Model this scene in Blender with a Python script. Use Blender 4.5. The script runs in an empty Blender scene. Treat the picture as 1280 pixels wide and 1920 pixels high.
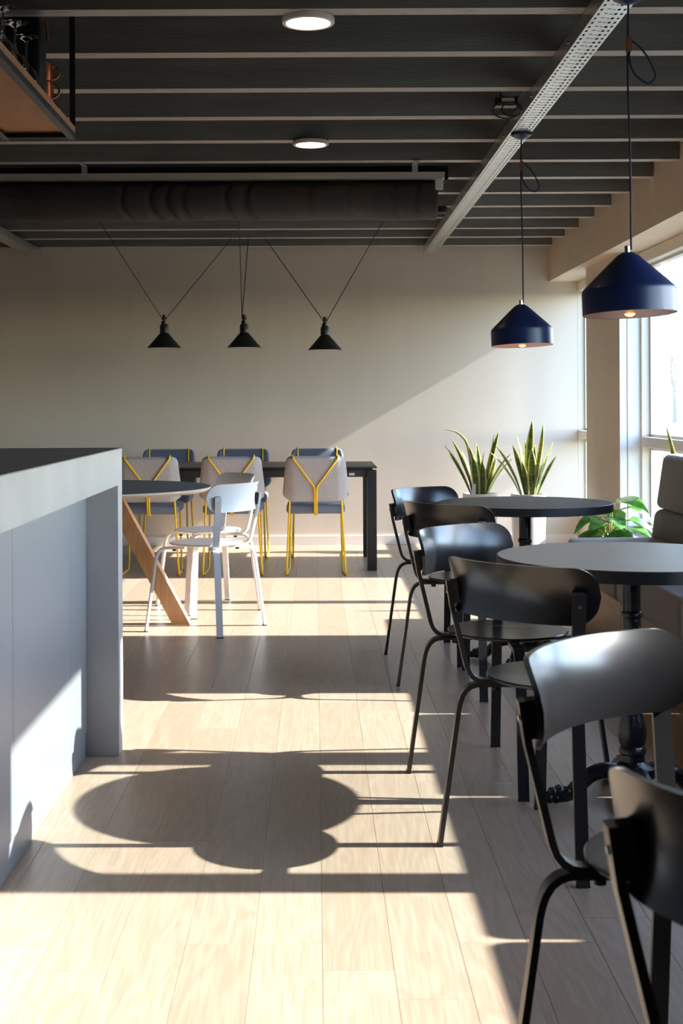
import bpy, bmesh, math, random
from math import pi, sin, cos, radians as R
from mathutils import Vector, Matrix

scene = bpy.context.scene
col = scene.collection

# ------------------------------------------------------------------ camera
F_PX = 2550.0
cam_d = bpy.data.cameras.new('camera')
cam_d.sensor_fit = 'VERTICAL'
cam_d.sensor_height = 36.0
cam_d.sensor_width = 24.0
cam_d.lens = F_PX / 1920 * 36.0
cam_d.shift_x = (640 - 592) / 1920
cam_d.shift_y = -(960 - 757) / 1920
cam_d.clip_end = 1000
cam_d.dof.use_dof = True
cam_d.dof.focus_distance = 6.0
cam_d.dof.aperture_fstop = 9.0
cam = bpy.data.objects.new('camera', cam_d)
col.objects.link(cam)
cam.matrix_world = Matrix.Translation((0, 0, 1.2)) @ Matrix.Rotation(pi / 2, 4, 'X') @ Matrix.Rotation(R(-0.27), 4, 'Z')
scene.camera = cam

# ------------------------------------------------------------------ world, sun, exposure
SUN_SLOPE, SUN_T = 0.5786, 0.012
w = bpy.data.worlds.new('world'); scene.world = w
w.use_nodes = True
nt = w.node_tree
bg = nt.nodes['Background']
sky = nt.nodes.new('ShaderNodeTexSky')
sky.sky_type = 'NISHITA'
sky.sun_disc = False
sky.sun_elevation = math.atan(SUN_SLOPE)
sky.sun_rotation = R(90)
sky.air_density = 1.0
sky.dust_density = 0.4
sky.ozone_density = 1.0
tint = nt.nodes.new('ShaderNodeMixRGB'); tint.blend_type = 'MULTIPLY'; tint.inputs['Fac'].default_value = 1
tint.inputs['Color2'].default_value = (.95, 1.0, 1.09, 1)
nt.links.new(sky.outputs['Color'], tint.inputs['Color1']); nt.links.new(tint.outputs[0], bg.inputs['Color'])
bg.inputs['Strength'].default_value = 0.60

sun_d = bpy.data.lights.new('sun', 'SUN')
sun_d.energy = 8.6
sun_d.angle = R(0.55)
sun_d.color = (1.0, 0.97, 0.935)
sun = bpy.data.objects.new('sun', sun_d)
col.objects.link(sun)
sun.rotation_euler = Vector((-1, SUN_T, -SUN_SLOPE)).to_track_quat('-Z', 'Y').to_euler()
sun.location = (30, 5, 20)

vs = scene.view_settings
vs.view_transform = 'Standard'
vs.look = 'None'
vs.gamma = 1.0
vs.use_curve_mapping = False
vs.exposure = 1.48
cy = scene.cycles
cy.max_bounces = 9; cy.diffuse_bounces = 6; cy.glossy_bounces = 4; cy.transmission_bounces = 8; cy.transparent_max_bounces = 12
cy.caustics_reflective = False; cy.caustics_refractive = False

# ------------------------------------------------------------------ helpers
class MB:
    def __init__(s):
        s.v = []; s.f = []; s.m = []; s.attr = []
    def add(s, vs_, fs, mi=0):
        o = len(s.v)
        s.v += [tuple(p) for p in vs_]
        for f in fs:
            s.f.append(tuple(i + o for i in f)); s.m.append(mi)
    def box(s, x0, x1, y0, y1, z0, z1, mi=0, bottom=None):
        s.add([(x0,y0,z0),(x1,y0,z0),(x1,y1,z0),(x0,y1,z0),(x0,y0,z1),(x1,y0,z1),(x1,y1,z1),(x0,y1,z1)],
              [(4,5,6,7),(0,1,5,4),(1,2,6,5),(2,3,7,6),(3,0,4,7)], mi)
        o = len(s.v) - 8
        s.f.append((o+3,o+2,o+1,o)); s.m.append(mi if bottom is None else bottom)
        return s
    def bbox(s, x0, x1, y0, y1, z0, z1, b=.01, seg=2, mi=0):
        bm = bmesh.new()
        bmesh.ops.create_cube(bm, size=1)
        for v in bm.verts:
            v.co = Vector(((x0+x1)/2 + v.co.x*(x1-x0), (y0+y1)/2 + v.co.y*(y1-y0), (z0+z1)/2 + v.co.z*(z1-z0)))
        bmesh.ops.bevel(bm, geom=list(bm.edges), offset=b, segments=seg, profile=.5, affect='EDGES')
        s.bm(bm, mi); bm.free()
        return s
    def bm(s, bm, mi=0, M=None):
        bm.verts.index_update()
        s.add([(M @ v.co if M else v.co) for v in bm.verts], [[v.index for v in f.verts] for f in bm.faces], mi)
    def lathe(s, prof, seg=32, c=(0,0,0), mi=0, mod=None, close=False):
        n = len(prof); vs_ = []
        for i, (r, z) in enumerate(prof):
            for k in range(seg):
                a = 2*pi*k/seg
                rr = r * (mod(i, a) if mod else 1)
                vs_.append((c[0]+rr*cos(a), c[1]+rr*sin(a), c[2]+z))
        fs = []
        for i in range(n-1 if not close else n):
            j = (i+1) % n
            for k in range(seg):
                k2 = (k+1) % seg
                fs.append((i*seg+k, i*seg+k2, j*seg+k2, j*seg+k))
        if not close:
            if prof[0][0] > 1e-6: fs.append(tuple(range(seg-1, -1, -1)))
            if prof[-1][0] > 1e-6: fs.append(tuple((n-1)*seg+k for k in range(seg)))
        s.add(vs_, fs, mi)
        return s
    def bar(s, path, b, wid, th, mi=0):
        # rectangular bar along a planar path; b = fixed broad direction
        b = Vector(b).normalized(); P = [Vector(p) for p in path]; n = len(P); vs_ = []
        for i, p in enumerate(P):
            t = (P[min(i+1,n-1)] - P[max(i-1,0)]).normalized()
            nn = t.cross(b).normalized()
            for sx, sy in ((-1,-1),(1,-1),(1,1),(-1,1)):
                vs_.append(p + b*(sx*wid/2) + nn*(sy*th/2))
        fs = [(3,2,1,0), tuple(4*(n-1)+k for k in range(4))]
        for i in range(n-1):
            for k in range(4):
                k2 = (k+1) % 4
                fs.append((4*i+k, 4*i+k2, 4*i+4+k2, 4*i+4+k))
        s.add(vs_, fs, mi)
        return s
    def tube(s, path, r, seg=8, mi=0, cap=True):
        P = [Vector(p) for p in path]; n = len(P); vs_ = []
        rs = r if isinstance(r, (list, tuple)) else [r]*n
        u = None
        for i, p in enumerate(P):
            t = (P[min(i+1,n-1)] - P[max(i-1,0)]).normalized()
            if u is None:
                u = t.orthogonal().normalized()
            else:
                u = (u - t*u.dot(t))
                u = u.normalized() if u.length > 1e-6 else t.orthogonal().normalized()
            q = t.cross(u)
            for k in range(seg):
                a = 2*pi*k/seg
                vs_.append(p + (u*cos(a) + q*sin(a))*rs[i])
        fs = []
        for i in range(n-1):
            for k in range(seg):
                k2 = (k+1) % seg
                fs.append((i*seg+k, i*seg+k2, (i+1)*seg+k2, (i+1)*seg+k))
        if cap:
            fs.append(tuple(range(seg-1,-1,-1))); fs.append(tuple((n-1)*seg+k for k in range(seg)))
        s.add(vs_, fs, mi)
        return s
    def ball(s, c, r, seg=8, rings=6, sc=(1,1,1), mi=0):
        bm = bmesh.new()
        bmesh.ops.create_uvsphere(bm, u_segments=seg, v_segments=rings, radius=r)
        for v in bm.verts: v.co = Vector((v.co.x*sc[0]+c[0], v.co.y*sc[1]+c[1], v.co.z*sc[2]+c[2]))
        s.bm(bm, mi); bm.free()
        return s
    def build(s, name, mat, parent=None, loc=None, smooth=35):
        me = bpy.data.meshes.new(name)
        me.from_pydata(s.v, [], s.f)
        mats = mat if isinstance(mat, (list, tuple)) else [mat]
        for m in mats: me.materials.append(m)
        if len(mats) > 1:
            for p, i in zip(me.polygons, s.m): p.material_index = i
        bm = bmesh.new(); bm.from_mesh(me)
        bmesh.ops.recalc_face_normals(bm, faces=bm.faces)
        bm.to_mesh(me); bm.free()
        if s.attr:
            a = me.attributes.new('edge', 'FLOAT', 'POINT')
            for i, x in enumerate(s.attr): a.data[i].value = x
        if smooth:
            me.shade_smooth(); me.set_sharp_from_angle(angle=R(smooth))
        me.update()
        o = bpy.data.objects.new(name, me); col.objects.link(o)
        if parent: o.parent = parent
        if loc: o.location = loc
        return o

def tag(o, label=None, cat=None, group=None, kind=None):
    if label: o['label'] = label
    if cat: o['category'] = cat
    if group: o['group'] = group
    if kind: o['kind'] = kind
    return o
def thing(name, label, cat, loc=(0,0,0), rz=0, group=None):
    o = bpy.data.objects.new(name, None); col.objects.link(o)
    o.empty_display_size = .1
    o.location = loc; o.rotation_euler = (0, 0, rz)
    return tag(o, label, cat, group)
def dup(o, parent=None):
    c = o.copy(); col.objects.link(c); c.parent = parent
    for ch in list(o.children): dup(ch, c)
    return c
def place(o, loc, rz, label):
    o.location = loc; o.rotation_euler = (0, 0, rz); o['label'] = label
    return o
def arc(cx, cy, r, a0, a1, n):
    return [(cx + r*cos(a0+(a1-a0)*i/n), cy + r*sin(a0+(a1-a0)*i/n)) for i in range(n+1)]
def smooth_path(P, n=6):
    P = [Vector(p) for p in P]; out = []
    for i in range(len(P)-1):
        p0, p1, p2, p3 = P[max(i-1,0)], P[i], P[i+1], P[min(i+2,len(P)-1)]
        for k in range(n):
            t = k/n
            out.append(.5*((2*p1)+(p2-p0)*t+(2*p0-5*p1+4*p2-p3)*t*t+(3*p1-p0-3*p2+p3)*t**3))
    out.append(P[-1])
    return out

# ------------------------------------------------------------------ materials
def mat(name, c, rough=.5, metal=0, spec=.5, vary=0, vscale=8, bump=0, bscale=60, stretch=(1,1,1), emit=None, es=0, coat=0, sheen=0):
    m = bpy.data.materials.new(name); m.use_nodes = True
    t = m.node_tree; b = t.nodes['Principled BSDF']
    b.inputs['Base Color'].default_value = (*c, 1)
    b.inputs['Roughness'].default_value = rough
    b.inputs['Metallic'].default_value = metal
    b.inputs['Specular IOR Level'].default_value = spec
    if coat: b.inputs['Coat Weight'].default_value = coat; b.inputs['Coat Roughness'].default_value = .15
    if sheen: b.inputs['Sheen Weight'].default_value = sheen
    if emit:
        b.inputs['Emission Color'].default_value = (*emit, 1); b.inputs['Emission Strength'].default_value = es
    if vary or bump:
        tc = t.nodes.new('ShaderNodeTexCoord'); mp = t.nodes.new('ShaderNodeMapping')
        mp.inputs['Scale'].default_value = stretch
        t.links.new(tc.outputs['Object'], mp.inputs['Vector'])
    if vary:
        n = t.nodes.new('ShaderNodeTexNoise'); n.inputs['Scale'].default_value = vscale; n.inputs['Detail'].default_value = 6
        t.links.new(mp.outputs[0], n.inputs['Vector'])
        r = t.nodes.new('ShaderNodeMapRange')
        r.inputs['From Min'].default_value = .3; r.inputs['From Max'].default_value = .7
        r.inputs['To Min'].default_value = 1 - vary; r.inputs['To Max'].default_value = 1 + vary
        t.links.new(n.outputs['Fac'], r.inputs['Value'])
        x = t.nodes.new('ShaderNodeVectorMath'); x.operation = 'SCALE'
        x.inputs[0].default_value = c
        t.links.new(r.outputs[0], x.inputs['Scale']); t.links.new(x.outputs[0], b.inputs['Base Color'])
    if bump:
        n = t.nodes.new('ShaderNodeTexNoise'); n.inputs['Scale'].default_value = bscale; n.inputs['Detail'].default_value = 4
        t.links.new(mp.outputs[0], n.inputs['Vector'])
        bp = t.nodes.new('ShaderNodeBump'); bp.inputs['Strength'].default_value = bump; bp.inputs['Distance'].default_value = .01
        t.links.new(n.outputs['Fac'], bp.inputs['Height']); t.links.new(bp.outputs[0], b.inputs['Normal'])
    return m

def wood_mat(name, c0, c1, rough=.42, axis='Y', rings=26, scale=1.0, rand=True, bump=.08, spec=.45, ring_amt=.10):
    """grain along one axis: stretched noise contours (cathedral figure) plus fine pores, shifted per plank"""
    m = bpy.data.materials.new(name); m.use_nodes = True
    t = m.node_tree; N = t.nodes; L = t.links; b = N['Principled BSDF']
    tc = N.new('ShaderNodeTexCoord'); oi = N.new('ShaderNodeObjectInfo')
    off = N.new('ShaderNodeVectorMath'); off.operation = 'SCALE'; off.inputs[0].default_value = (37, 91, 53)
    L.new(oi.outputs['Random'], off.inputs['Scale'])
    add = N.new('ShaderNodeVectorMath'); add.operation = 'ADD'
    L.new(tc.outputs['Object'], add.inputs[0]); L.new(off.outputs[0], add.inputs[1])
    mp = N.new('ShaderNodeMapping')
    sc_ = [7*scale]*3; sc_['XYZ'.index(axis)] = 1.1*scale
    mp.inputs['Scale'].default_value = sc_
    L.new(add.outputs[0], mp.inputs['Vector'])
    n1 = N.new('ShaderNodeTexNoise'); n1.inputs['Scale'].default_value = 1.0; n1.inputs['Detail'].default_value = 2.5; n1.inputs['Distortion'].default_value = .4
    L.new(mp.outputs[0], n1.inputs['Vector'])
    mul = N.new('ShaderNodeMath'); mul.operation = 'MULTIPLY'; mul.inputs[1].default_value = rings*6.283
    L.new(n1.outputs['Fac'], mul.inputs[0])
    sn = N.new('ShaderNodeMath'); sn.operation = 'SINE'; L.new(mul.outputs[0], sn.inputs[0])
    mp2 = N.new('ShaderNodeMapping'); s2 = [160*scale]*3; s2['XYZ'.index(axis)] = 5*scale
    mp2.inputs['Scale'].default_value = s2
    L.new(add.outputs[0], mp2.inputs['Vector'])
    n2 = N.new('ShaderNodeTexNoise'); n2.inputs['Scale'].default_value = 1.0; n2.inputs['Detail'].default_value = 3
    L.new(mp2.outputs[0], n2.inputs['Vector'])
    a1 = N.new('ShaderNodeMath'); a1.operation = 'MULTIPLY_ADD'; a1.inputs[1].default_value = ring_amt; a1.inputs[2].default_value = 0
    L.new(sn.outputs[0], a1.inputs[0])
    a2 = N.new('ShaderNodeMath'); a2.operation = 'MULTIPLY_ADD'; a2.inputs[1].default_value = .55
    L.new(n2.outputs['Fac'], a2.inputs[0]); L.new(a1.outputs[0], a2.inputs[2])
    a3 = N.new('ShaderNodeMath'); a3.operation = 'MULTIPLY_ADD'; a3.inputs[1].default_value = .20 if rand else 0.0
    L.new(oi.outputs['Random'], a3.inputs[0]); L.new(a2.outputs[0], a3.inputs[2])
    cr = N.new('ShaderNodeValToRGB')
    cr.color_ramp.elements[0].position = .22; cr.color_ramp.elements[0].color = (*c0, 1)
    cr.color_ramp.elements[1].position = .85; cr.color_ramp.elements[1].color = (*c1, 1)
    L.new(a3.outputs[0], cr.inputs['Fac']); L.new(cr.outputs[0], b.inputs['Base Color'])
    b.inputs['Roughness'].default_value = rough; b.inputs['Specular IOR Level'].default_value = spec
    bp = N.new('ShaderNodeBump'); bp.inputs['Strength'].default_value = bump; bp.inputs['Distance'].default_value = .003
    L.new(a2.outputs[0], bp.inputs['Height']); L.new(bp.outputs[0], b.inputs['Normal'])
    return m

M = {}
M['floor'] = wood_mat('oak_plank', (.35,.25,.177), (.52,.412,.318), rough=.33, axis='Y', rings=12, bump=.03, ring_amt=.065)
M['joint'] = mat('floor_joint', (.20,.155,.12), .8)
M['tag_white'] = mat('white_fabric', (.7,.7,.7), .7)
M['wall'] = mat('cream_wall', (.685,.605,.515), .85, vary=.03, vscale=3, bump=.04, bscale=45, stretch=(1,1,.25))
M['rear'] = mat('brown_wall', (.26,.21,.17), .8, vary=.05, vscale=3)  # unseen left and rear walls, darkened to cut fill from behind
M['trim'] = mat('white_trim', (.78,.76,.72), .45)
M['cream'] = mat('cream_paint', (.70,.56,.415), .6, vary=.03, vscale=5)
M['winframe'] = mat('cream_window_paint', (.74,.67,.56), .45)
M['whitepanel'] = mat('white_panel_paint', (.80,.80,.79), .5)
M['beam'] = mat('grey_painted_timber', (.18,.175,.166), .7, vary=.22, vscale=3, bump=.25, bscale=40, stretch=(.5,6,6))
M['deck'] = mat('dark_ceiling_board', (.035,.035,.034), .9)
M['black_metal'] = mat('black_metal', (.012,.012,.013), .42)
M['chair_black'] = mat('black_lacquer', (.009,.009,.010), .24, spec=.6, vary=.15, vscale=20)
M['chair_frame_black'] = mat('black_steel', (.016,.016,.017), .36, spec=.55)
M['chair_white'] = mat('white_lacquer', (.84,.84,.84), .4)
M['table_black'] = mat('charcoal_laminate', (.052,.047,.049), .42, vary=.12, vscale=30, spec=.5)
M['iron'] = mat('cast_iron', (.008,.009,.012), .28, spec=.6, bump=.25, bscale=120)
M['navy'] = mat('navy_enamel', (.006,.016,.075), .38, spec=.5)
M['copper'] = mat('copper', (.66,.135,.04), .35, metal=1.0)
M['navy_cord'] = mat('navy_cord', (.008,.014,.045), .7)
M['leather'] = mat('tan_leather', (.24,.08,.03), .6)
M['bulb_warm'] = mat('warm_bulb', (1,.7,.35), .3, emit=(1,.45,.08), es=3.2)
M['bulb_white'] = mat('warm_white_bulb', (1,.9,.75), .3, emit=(1,.80,.55), es=6)
M['diffuser'] = mat('lit_diffuser', (1,.95,.88), .4, emit=(1,.90,.78), es=5.5)
M['reflector'] = mat('white_reflector', (.85,.8,.7), .5)
M['lightring'] = mat('light_ring', (.74,.68,.62), .4)
M['chrome'] = mat('chrome', (.8,.8,.8), .18, metal=1)
M['steel'] = mat('galvanised_steel', (.72,.72,.70), .32, metal=.9, vary=.08, vscale=12)
M['alu'] = mat('aluminium_rail', (.60,.56,.52), .4, metal=.5)
M['duct'] = mat('black_fabric', (.045,.037,.033), .7, vary=.25, vscale=5)
M['void'] = mat('black_housing', (.008,.008,.008), .9)
M['concrete'] = mat('grey_concrete', (.385,.37,.36), .5, vary=.10, vscale=4, bump=.05, bscale=25)
M['island_top'] = mat('shaded_worktop', (.14,.125,.115), .5, vary=.12, vscale=6)  # slab top: the darker tone of grazing light is put into the colour
M['panel'] = mat('pale_grey_panel', (.225,.232,.245), .38)
M['fabric_grey'] = mat('grey_weave', (.38,.35,.345), .9, vary=.12, vscale=120, bump=.25, bscale=400, sheen=.3)
M['fabric_blue'] = mat('blue_grey_weave', (.135,.15,.20), .9, vary=.12, vscale=120, bump=.25, bscale=400, sheen=.3)
M['yellow'] = mat('yellow_steel', (.83,.50,.012), .35)
M['rubber'] = mat('black_rubber', (.02,.02,.02), .8)
M['table_dark'] = mat('dark_brown_laminate', (.045,.038,.034), .4)
M['label_tag'] = mat('pale_tag', (.75,.6,.52), .5)
M['grey_top'] = mat('blue_grey_linoleum', (.11,.12,.135), .55)
M['ply'] = mat('birch_ply', (.72,.56,.40), .55)
M['leg_wood'] = wood_mat('oak_leg', (.50,.27,.13), (.70,.44,.24), rough=.5, axis='Z', rings=10, rand=False)
M['shelf_wood'] = wood_mat('oak_shelf', (.56,.29,.155), (.74,.44,.26), rough=.5, axis='Y', rings=8, rand=False)
M['base_wood'] = wood_mat('bench_base_oak', (.34,.185,.09), (.50,.30,.155), rough=.5, axis='Y', rings=14, rand=False)
M['steel_lit'] = mat('lit_steel_flange', (.17,.17,.175), .45, metal=.3)  # flange only: light on the black angle's underside is put into this grey
M['bench_seat'] = mat('taupe_upholstery', (.22,.185,.175), .75, vary=.06, vscale=60, sheen=.3)
M['sill'] = mat('grey_stone_sill', (.42,.40,.37), .6, vary=.1, vscale=12)
M['pot_white'] = mat('white_ceramic', (.82,.81,.79), .35)
M['pot_brown'] = mat('brown_basket', (.16,.10,.07), .8, bump=.4, bscale=80)
M['soil'] = mat('dark_soil', (.035,.024,.017), .95, bump=.8, bscale=60)
M['stem'] = mat('pale_stem', (.42,.50,.12), .5)
M['bark'] = mat('hazed_bark', (.30,.27,.25), .9)  # outdoor haze put into the bark as a paler tone
M['grass'] = mat('pale_ground', (.15,.155,.125), .95, vary=.25, vscale=.4)
M['cable'] = mat('black_cable', (.012,.012,.013), .5)
M['cup_copper'] = mat('copper_mug', (.62,.20,.09), .3, metal=1.0)

# beam underside: bare pale edge with dark paint chips
m = mat('beam_underside', (.46,.42,.385), .75); M['beam_bottom'] = m
t = m.node_tree; b = t.nodes['Principled BSDF']
tc = t.nodes.new('ShaderNodeTexCoord'); mp = t.nodes.new('ShaderNodeMapping'); mp.inputs['Scale'].default_value = (9, 60, 20)
n = t.nodes.new('ShaderNodeTexNoise'); n.inputs['Scale'].default_value = 1; n.inputs['Detail'].default_value = 6
cr = t.nodes.new('ShaderNodeValToRGB')
cr.color_ramp.elements[0].position = .30; cr.color_ramp.elements[0].color = (.07,.065,.06,1)
cr.color_ramp.elements[1].position = .40; cr.color_ramp.elements[1].color = (.46,.42,.385,1)
t.links.new(tc.outputs['Object'], mp.inputs[0]); t.links.new(mp.outputs[0], n.inputs['Vector'])
t.links.new(n.outputs['Fac'], cr.inputs['Fac']); t.links.new(cr.outputs[0], b.inputs['Base Color'])

# quilted sage upholstery with wavy ribs
m = mat('sage_ribbed_upholstery', (.27,.275,.24), .85, sheen=.25); M['bench_back'] = m
t = m.node_tree; b = t.nodes['Principled BSDF']
tc = t.nodes.new('ShaderNodeTexCoord'); mp = t.nodes.new('ShaderNodeMapping'); mp.inputs['Scale'].default_value = (6, 16, 3)
n = t.nodes.new('ShaderNodeTexNoise'); n.inputs['Scale'].default_value = 1; n.inputs['Detail'].default_value = 1.5; n.inputs['Distortion'].default_value = .8
mu = t.nodes.new('ShaderNodeMath'); mu.operation = 'MULTIPLY'; mu.inputs[1].default_value = 75
sn = t.nodes.new('ShaderNodeMath'); sn.operation = 'SINE'
bp = t.nodes.new('ShaderNodeBump'); bp.inputs['Strength'].default_value = .45; bp.inputs['Distance'].default_value = .006
t.links.new(tc.outputs['Object'], mp.inputs[0]); t.links.new(mp.outputs[0], n.inputs['Vector']); t.links.new(n.outputs['Fac'], mu.inputs[0])
t.links.new(mu.outputs[0], sn.inputs[0]); t.links.new(sn.outputs[0], bp.inputs['Height']); t.links.new(bp.outputs[0], b.inputs['Normal'])

# clear window glass: transparent with a little reflection
def glass_mat(name, tint, refl_ior=1.45):
    m = bpy.data.materials.new(name); m.use_nodes = True
    t = m.node_tree; t.nodes.remove(t.nodes['Principled BSDF'])
    tr = t.nodes.new('ShaderNodeBsdfTransparent'); tr.inputs[0].default_value = (*tint, 1)
    gl = t.nodes.new('ShaderNodeBsdfGlossy'); gl.inputs['Roughness'].default_value = .03
    lw = t.nodes.new('ShaderNodeLayerWeight'); lw.inputs['Blend'].default_value = .5
    pw = t.nodes.new('ShaderNodeMath'); pw.operation = 'POWER'; pw.inputs[1].default_value = 5
    fr = t.nodes.new('ShaderNodeMath'); fr.operation = 'MULTIPLY_ADD'; fr.inputs[1].default_value = .5; fr.inputs[2].default_value = .02
    t.links.new(lw.outputs['Facing'], pw.inputs[0]); t.links.new(pw.outputs[0], fr.inputs[0])
    mx = t.nodes.new('ShaderNodeMixShader')
    t.links.new(fr.outputs[0], mx.inputs[0]); t.links.new(tr.outputs[0], mx.inputs[1]); t.links.new(gl.outputs[0], mx.inputs[2])
    t.links.new(mx.outputs[0], t.nodes['Material Output'].inputs['Surface'])
    return m
M['pane'] = glass_mat('window_glass', (.95,.97,.97), 1.25)
m = bpy.data.materials.new('clear_glass'); m.use_nodes = True; M['stemware'] = m
b = m.node_tree.nodes['Principled BSDF']
b.inputs['Transmission Weight'].default_value = 1; b.inputs['Roughness'].default_value = 0; b.inputs['IOR'].default_value = 1.45

# variegated leaves: 'edge' attribute is 0 on the midrib, 1 on the margin
def leaf_mat(name, green, dark, margin, lo, hi, rough=.35):
    m = mat(name, green, rough); t = m.node_tree; b = t.nodes['Principled BSDF']
    at = t.nodes.new('ShaderNodeAttribute'); at.attribute_name = 'edge'
    tc = t.nodes.new('ShaderNodeTexCoord'); mp = t.nodes.new('ShaderNodeMapping'); mp.inputs['Scale'].default_value = (10,10,45)
    n = t.nodes.new('ShaderNodeTexNoise'); n.inputs['Scale'].default_value = 1; n.inputs['Detail'].default_value = 3
    t.links.new(tc.outputs['Object'], mp.inputs[0]); t.links.new(mp.outputs[0], n.inputs['Vector'])
    c1 = t.nodes.new('ShaderNodeValToRGB'); c1.color_ramp.elements[0].color = (*dark,1); c1.color_ramp.elements[1].color = (*green,1)
    c1.color_ramp.elements[0].position = .38; c1.color_ramp.elements[1].position = .6
    t.links.new(n.outputs['Fac'], c1.inputs['Fac'])
    mr = t.nodes.new('ShaderNodeMapRange'); mr.inputs['From Min'].default_value = lo; mr.inputs['From Max'].default_value = hi
    t.links.new(at.outputs['Fac'], mr.inputs['Value'])
    mx = t.nodes.new('ShaderNodeMixRGB'); mx.inputs['Color2'].default_value = (*margin,1)
    t.links.new(mr.outputs[0], mx.inputs['Fac']); t.links.new(c1.outputs[0], mx.inputs['Color1']); t.links.new(mx.outputs[0], b.inputs['Base Color'])
    # thin leaf: some light passes through
    tl = t.nodes.new('ShaderNodeBsdfTranslucent'); t.links.new(mx.outputs[0], tl.inputs['Color'])
    ms = t.nodes.new('ShaderNodeMixShader'); ms.inputs[0].default_value = .3
    t.links.new(b.outputs[0], ms.inputs[1]); t.links.new(tl.outputs[0], ms.inputs[2])
    t.links.new(ms.outputs[0], t.nodes['Material Output'].inputs['Surface'])
    return m
M['snake_leaf'] = leaf_mat('snake_plant_leaf', (.20,.30,.09), (.06,.13,.045), (.78,.70,.28), .55, .75)
M['broad_leaf'] = leaf_mat('glossy_broad_leaf', (.13,.30,.06), (.07,.20,.04), (.20,.38,.08), .75, 1.0, .16)

# ------------------------------------------------------------------ the room
WALL_Y = 11.634
def wall_y(x): return 11.53 + .022*(x + 2.4)   # back wall skewed on purpose so the low sun grazes and lights it
Z_BEAM, BEAM_H = 2.527, .24
X_WIN = 2.30

# floor: base slab, planks as children
fl = MB().box(-4.2, 2.45, -4, 11.7, -.14, -.012).build('floor', M['joint'], smooth=0); tag(fl, kind='structure')
PW, PL, GAP = .152, 1.29, .0008
def plank_mesh(L):
    mb = MB(); b = .0007; x0, x1 = GAP/2, PW-GAP/2; y0, y1 = GAP/2, L-GAP/2
    mb.add([(x0,y0,-.0118),(x1,y0,-.0118),(x1,y1,-.0118),(x0,y1,-.0118),(x0,y0,-b),(x1,y0,-b),(x1,y1,-b),(x0,y1,-b),
            (x0+b,y0+b,0),(x1-b,y0+b,0),(x1-b,y1-b,0),(x0+b,y1-b,0)],
           [(0,1,5,4),(1,2,6,5),(2,3,7,6),(3,0,4,7),(4,5,9,8),(5,6,10,9),(6,7,11,10),(7,4,8,11),(8,9,10,11)])
    return mb
rng = random.Random(4)
plank_cache = {}
rest = MB()
for k in range(-25, 16):
    x = .008 + k*PW
    if x + PW > 2.40: continue
    offs = rng.randint(0, 8) * PL/9
    y = -4 + offs - PL
    while y < WALL_Y:
        y0, y1 = max(y, -3.98), min(y + PL, WALL_Y)
        y += PL
        L = round(y1 - y0, 3)
        if L < .06: continue
        hidden = y1 < 2.2 or (x + PW < -.80 and y1 < 5.6) or x + PW < -2.2 or x > 2.0
        if hidden:
            pm = plank_mesh(L)
            rest.add([(a + x, b_ + y0, c) for a, b_, c in pm.v], pm.f)
            continue
        if L not in plank_cache:
            o = plank_mesh(L).build('plank', M['floor'], fl, smooth=0); plank_cache[L] = o.data
        else:
            o = bpy.data.objects.new('plank', plank_cache[L]); col.objects.link(o); o.parent = fl
        o.location = (x, y0, 0)
tag(rest.build('plank_field', M['floor'], fl, smooth=0), kind='stuff')

# walls
def skew_box(x0, x1, d0, d1, z0, z1):
    mb = MB(); mb.box(x0, x1, 0, 1, z0, z1)
    mb.v = [(x, wall_y(x) + (d0 if y == 0 else d1), z) for x, y, z in mb.v]
    return mb
tag(skew_box(-4.2, 2.24, 0, .12, 0, 2.9).build('wall_back', M['wall'], smooth=0), 'cream papered wall behind the dining table', kind='structure')
tag(MB().box(-4.32, -4.2, -4, 11.45, 0, 2.9).build('wall_left', M['rear'], smooth=0), kind='structure')
tag(MB().box(-4.32, 2.45, -4.12, -4, 0, 2.9).build('wall_rear', M['rear'], smooth=0), kind='structure')
tag(skew_box(-4.2, 2.235, -.014, -.0005, .001, .075).build('baseboard_back', M['trim'], smooth=0), kind='structure')

ce = MB().box(-4.2, 2.45, -4, 11.9, Z_BEAM+BEAM_H, Z_BEAM+BEAM_H+.1).build('ceiling', M['deck'], smooth=0); tag(ce, kind='structure')
bm_ = None
for n_ in range(-14, 13):
    y = 4.604 + .572*n_
    if y < -3.9: continue
    if bm_ is None:
        mb = MB(); mb.box(-4.19, 1.99, -.0385, .0385, 0, BEAM_H, 0, bottom=1)
        bm_ = mb.build('beam', [M['beam'], M['beam_bottom']], ce, smooth=0); o = bm_
    else:
        o = bm_.copy(); col.objects.link(o)
    o.location = (0, y, Z_BEAM + rng.uniform(-.002, .002))

# window wall on the right
for bx_ in ((1.992, 2.45, -4, WALL_Y+.055, 2.235, 2.90),     # header over the windows
            (2.09, 2.45, 9.40, 10.51, 0, 2.2345),           # beige pillar
            (2.09, 2.45, 5.68, 6.96, 0.3005, 2.2345),
            (2.07, 2.45, -4, 2.05, 0.3005, 2.2345),  # unseen stretch, closed without a window to cut fill light from behind
            (2.245, 2.45, 10.51, WALL_Y+.055, 0, .2995)):    # low wall below the far window
    tag(MB().box(*bx_).build('wall_right', M['cream'], smooth=0), kind='structure')
tag(MB().box(1.93, 2.45, -3.99, 9.3795, .001, .275).box(1.915, 2.26, -3.99, 9.3795, .275, .30).build('trim_1', M['sill'], smooth=0), 'low stone window ledge', kind='structure')
sp = MB(); sp.bbox(2.093, 2.142, 9.380, 9.3995, .302, 2.233, .003, 1); sp.bbox(2.150, 2.252, 9.384, 9.3995, .302, 2.233, .003, 1)
tag(sp.build('trim_2', M['whitepanel'], smooth=0), kind='structure')

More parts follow.
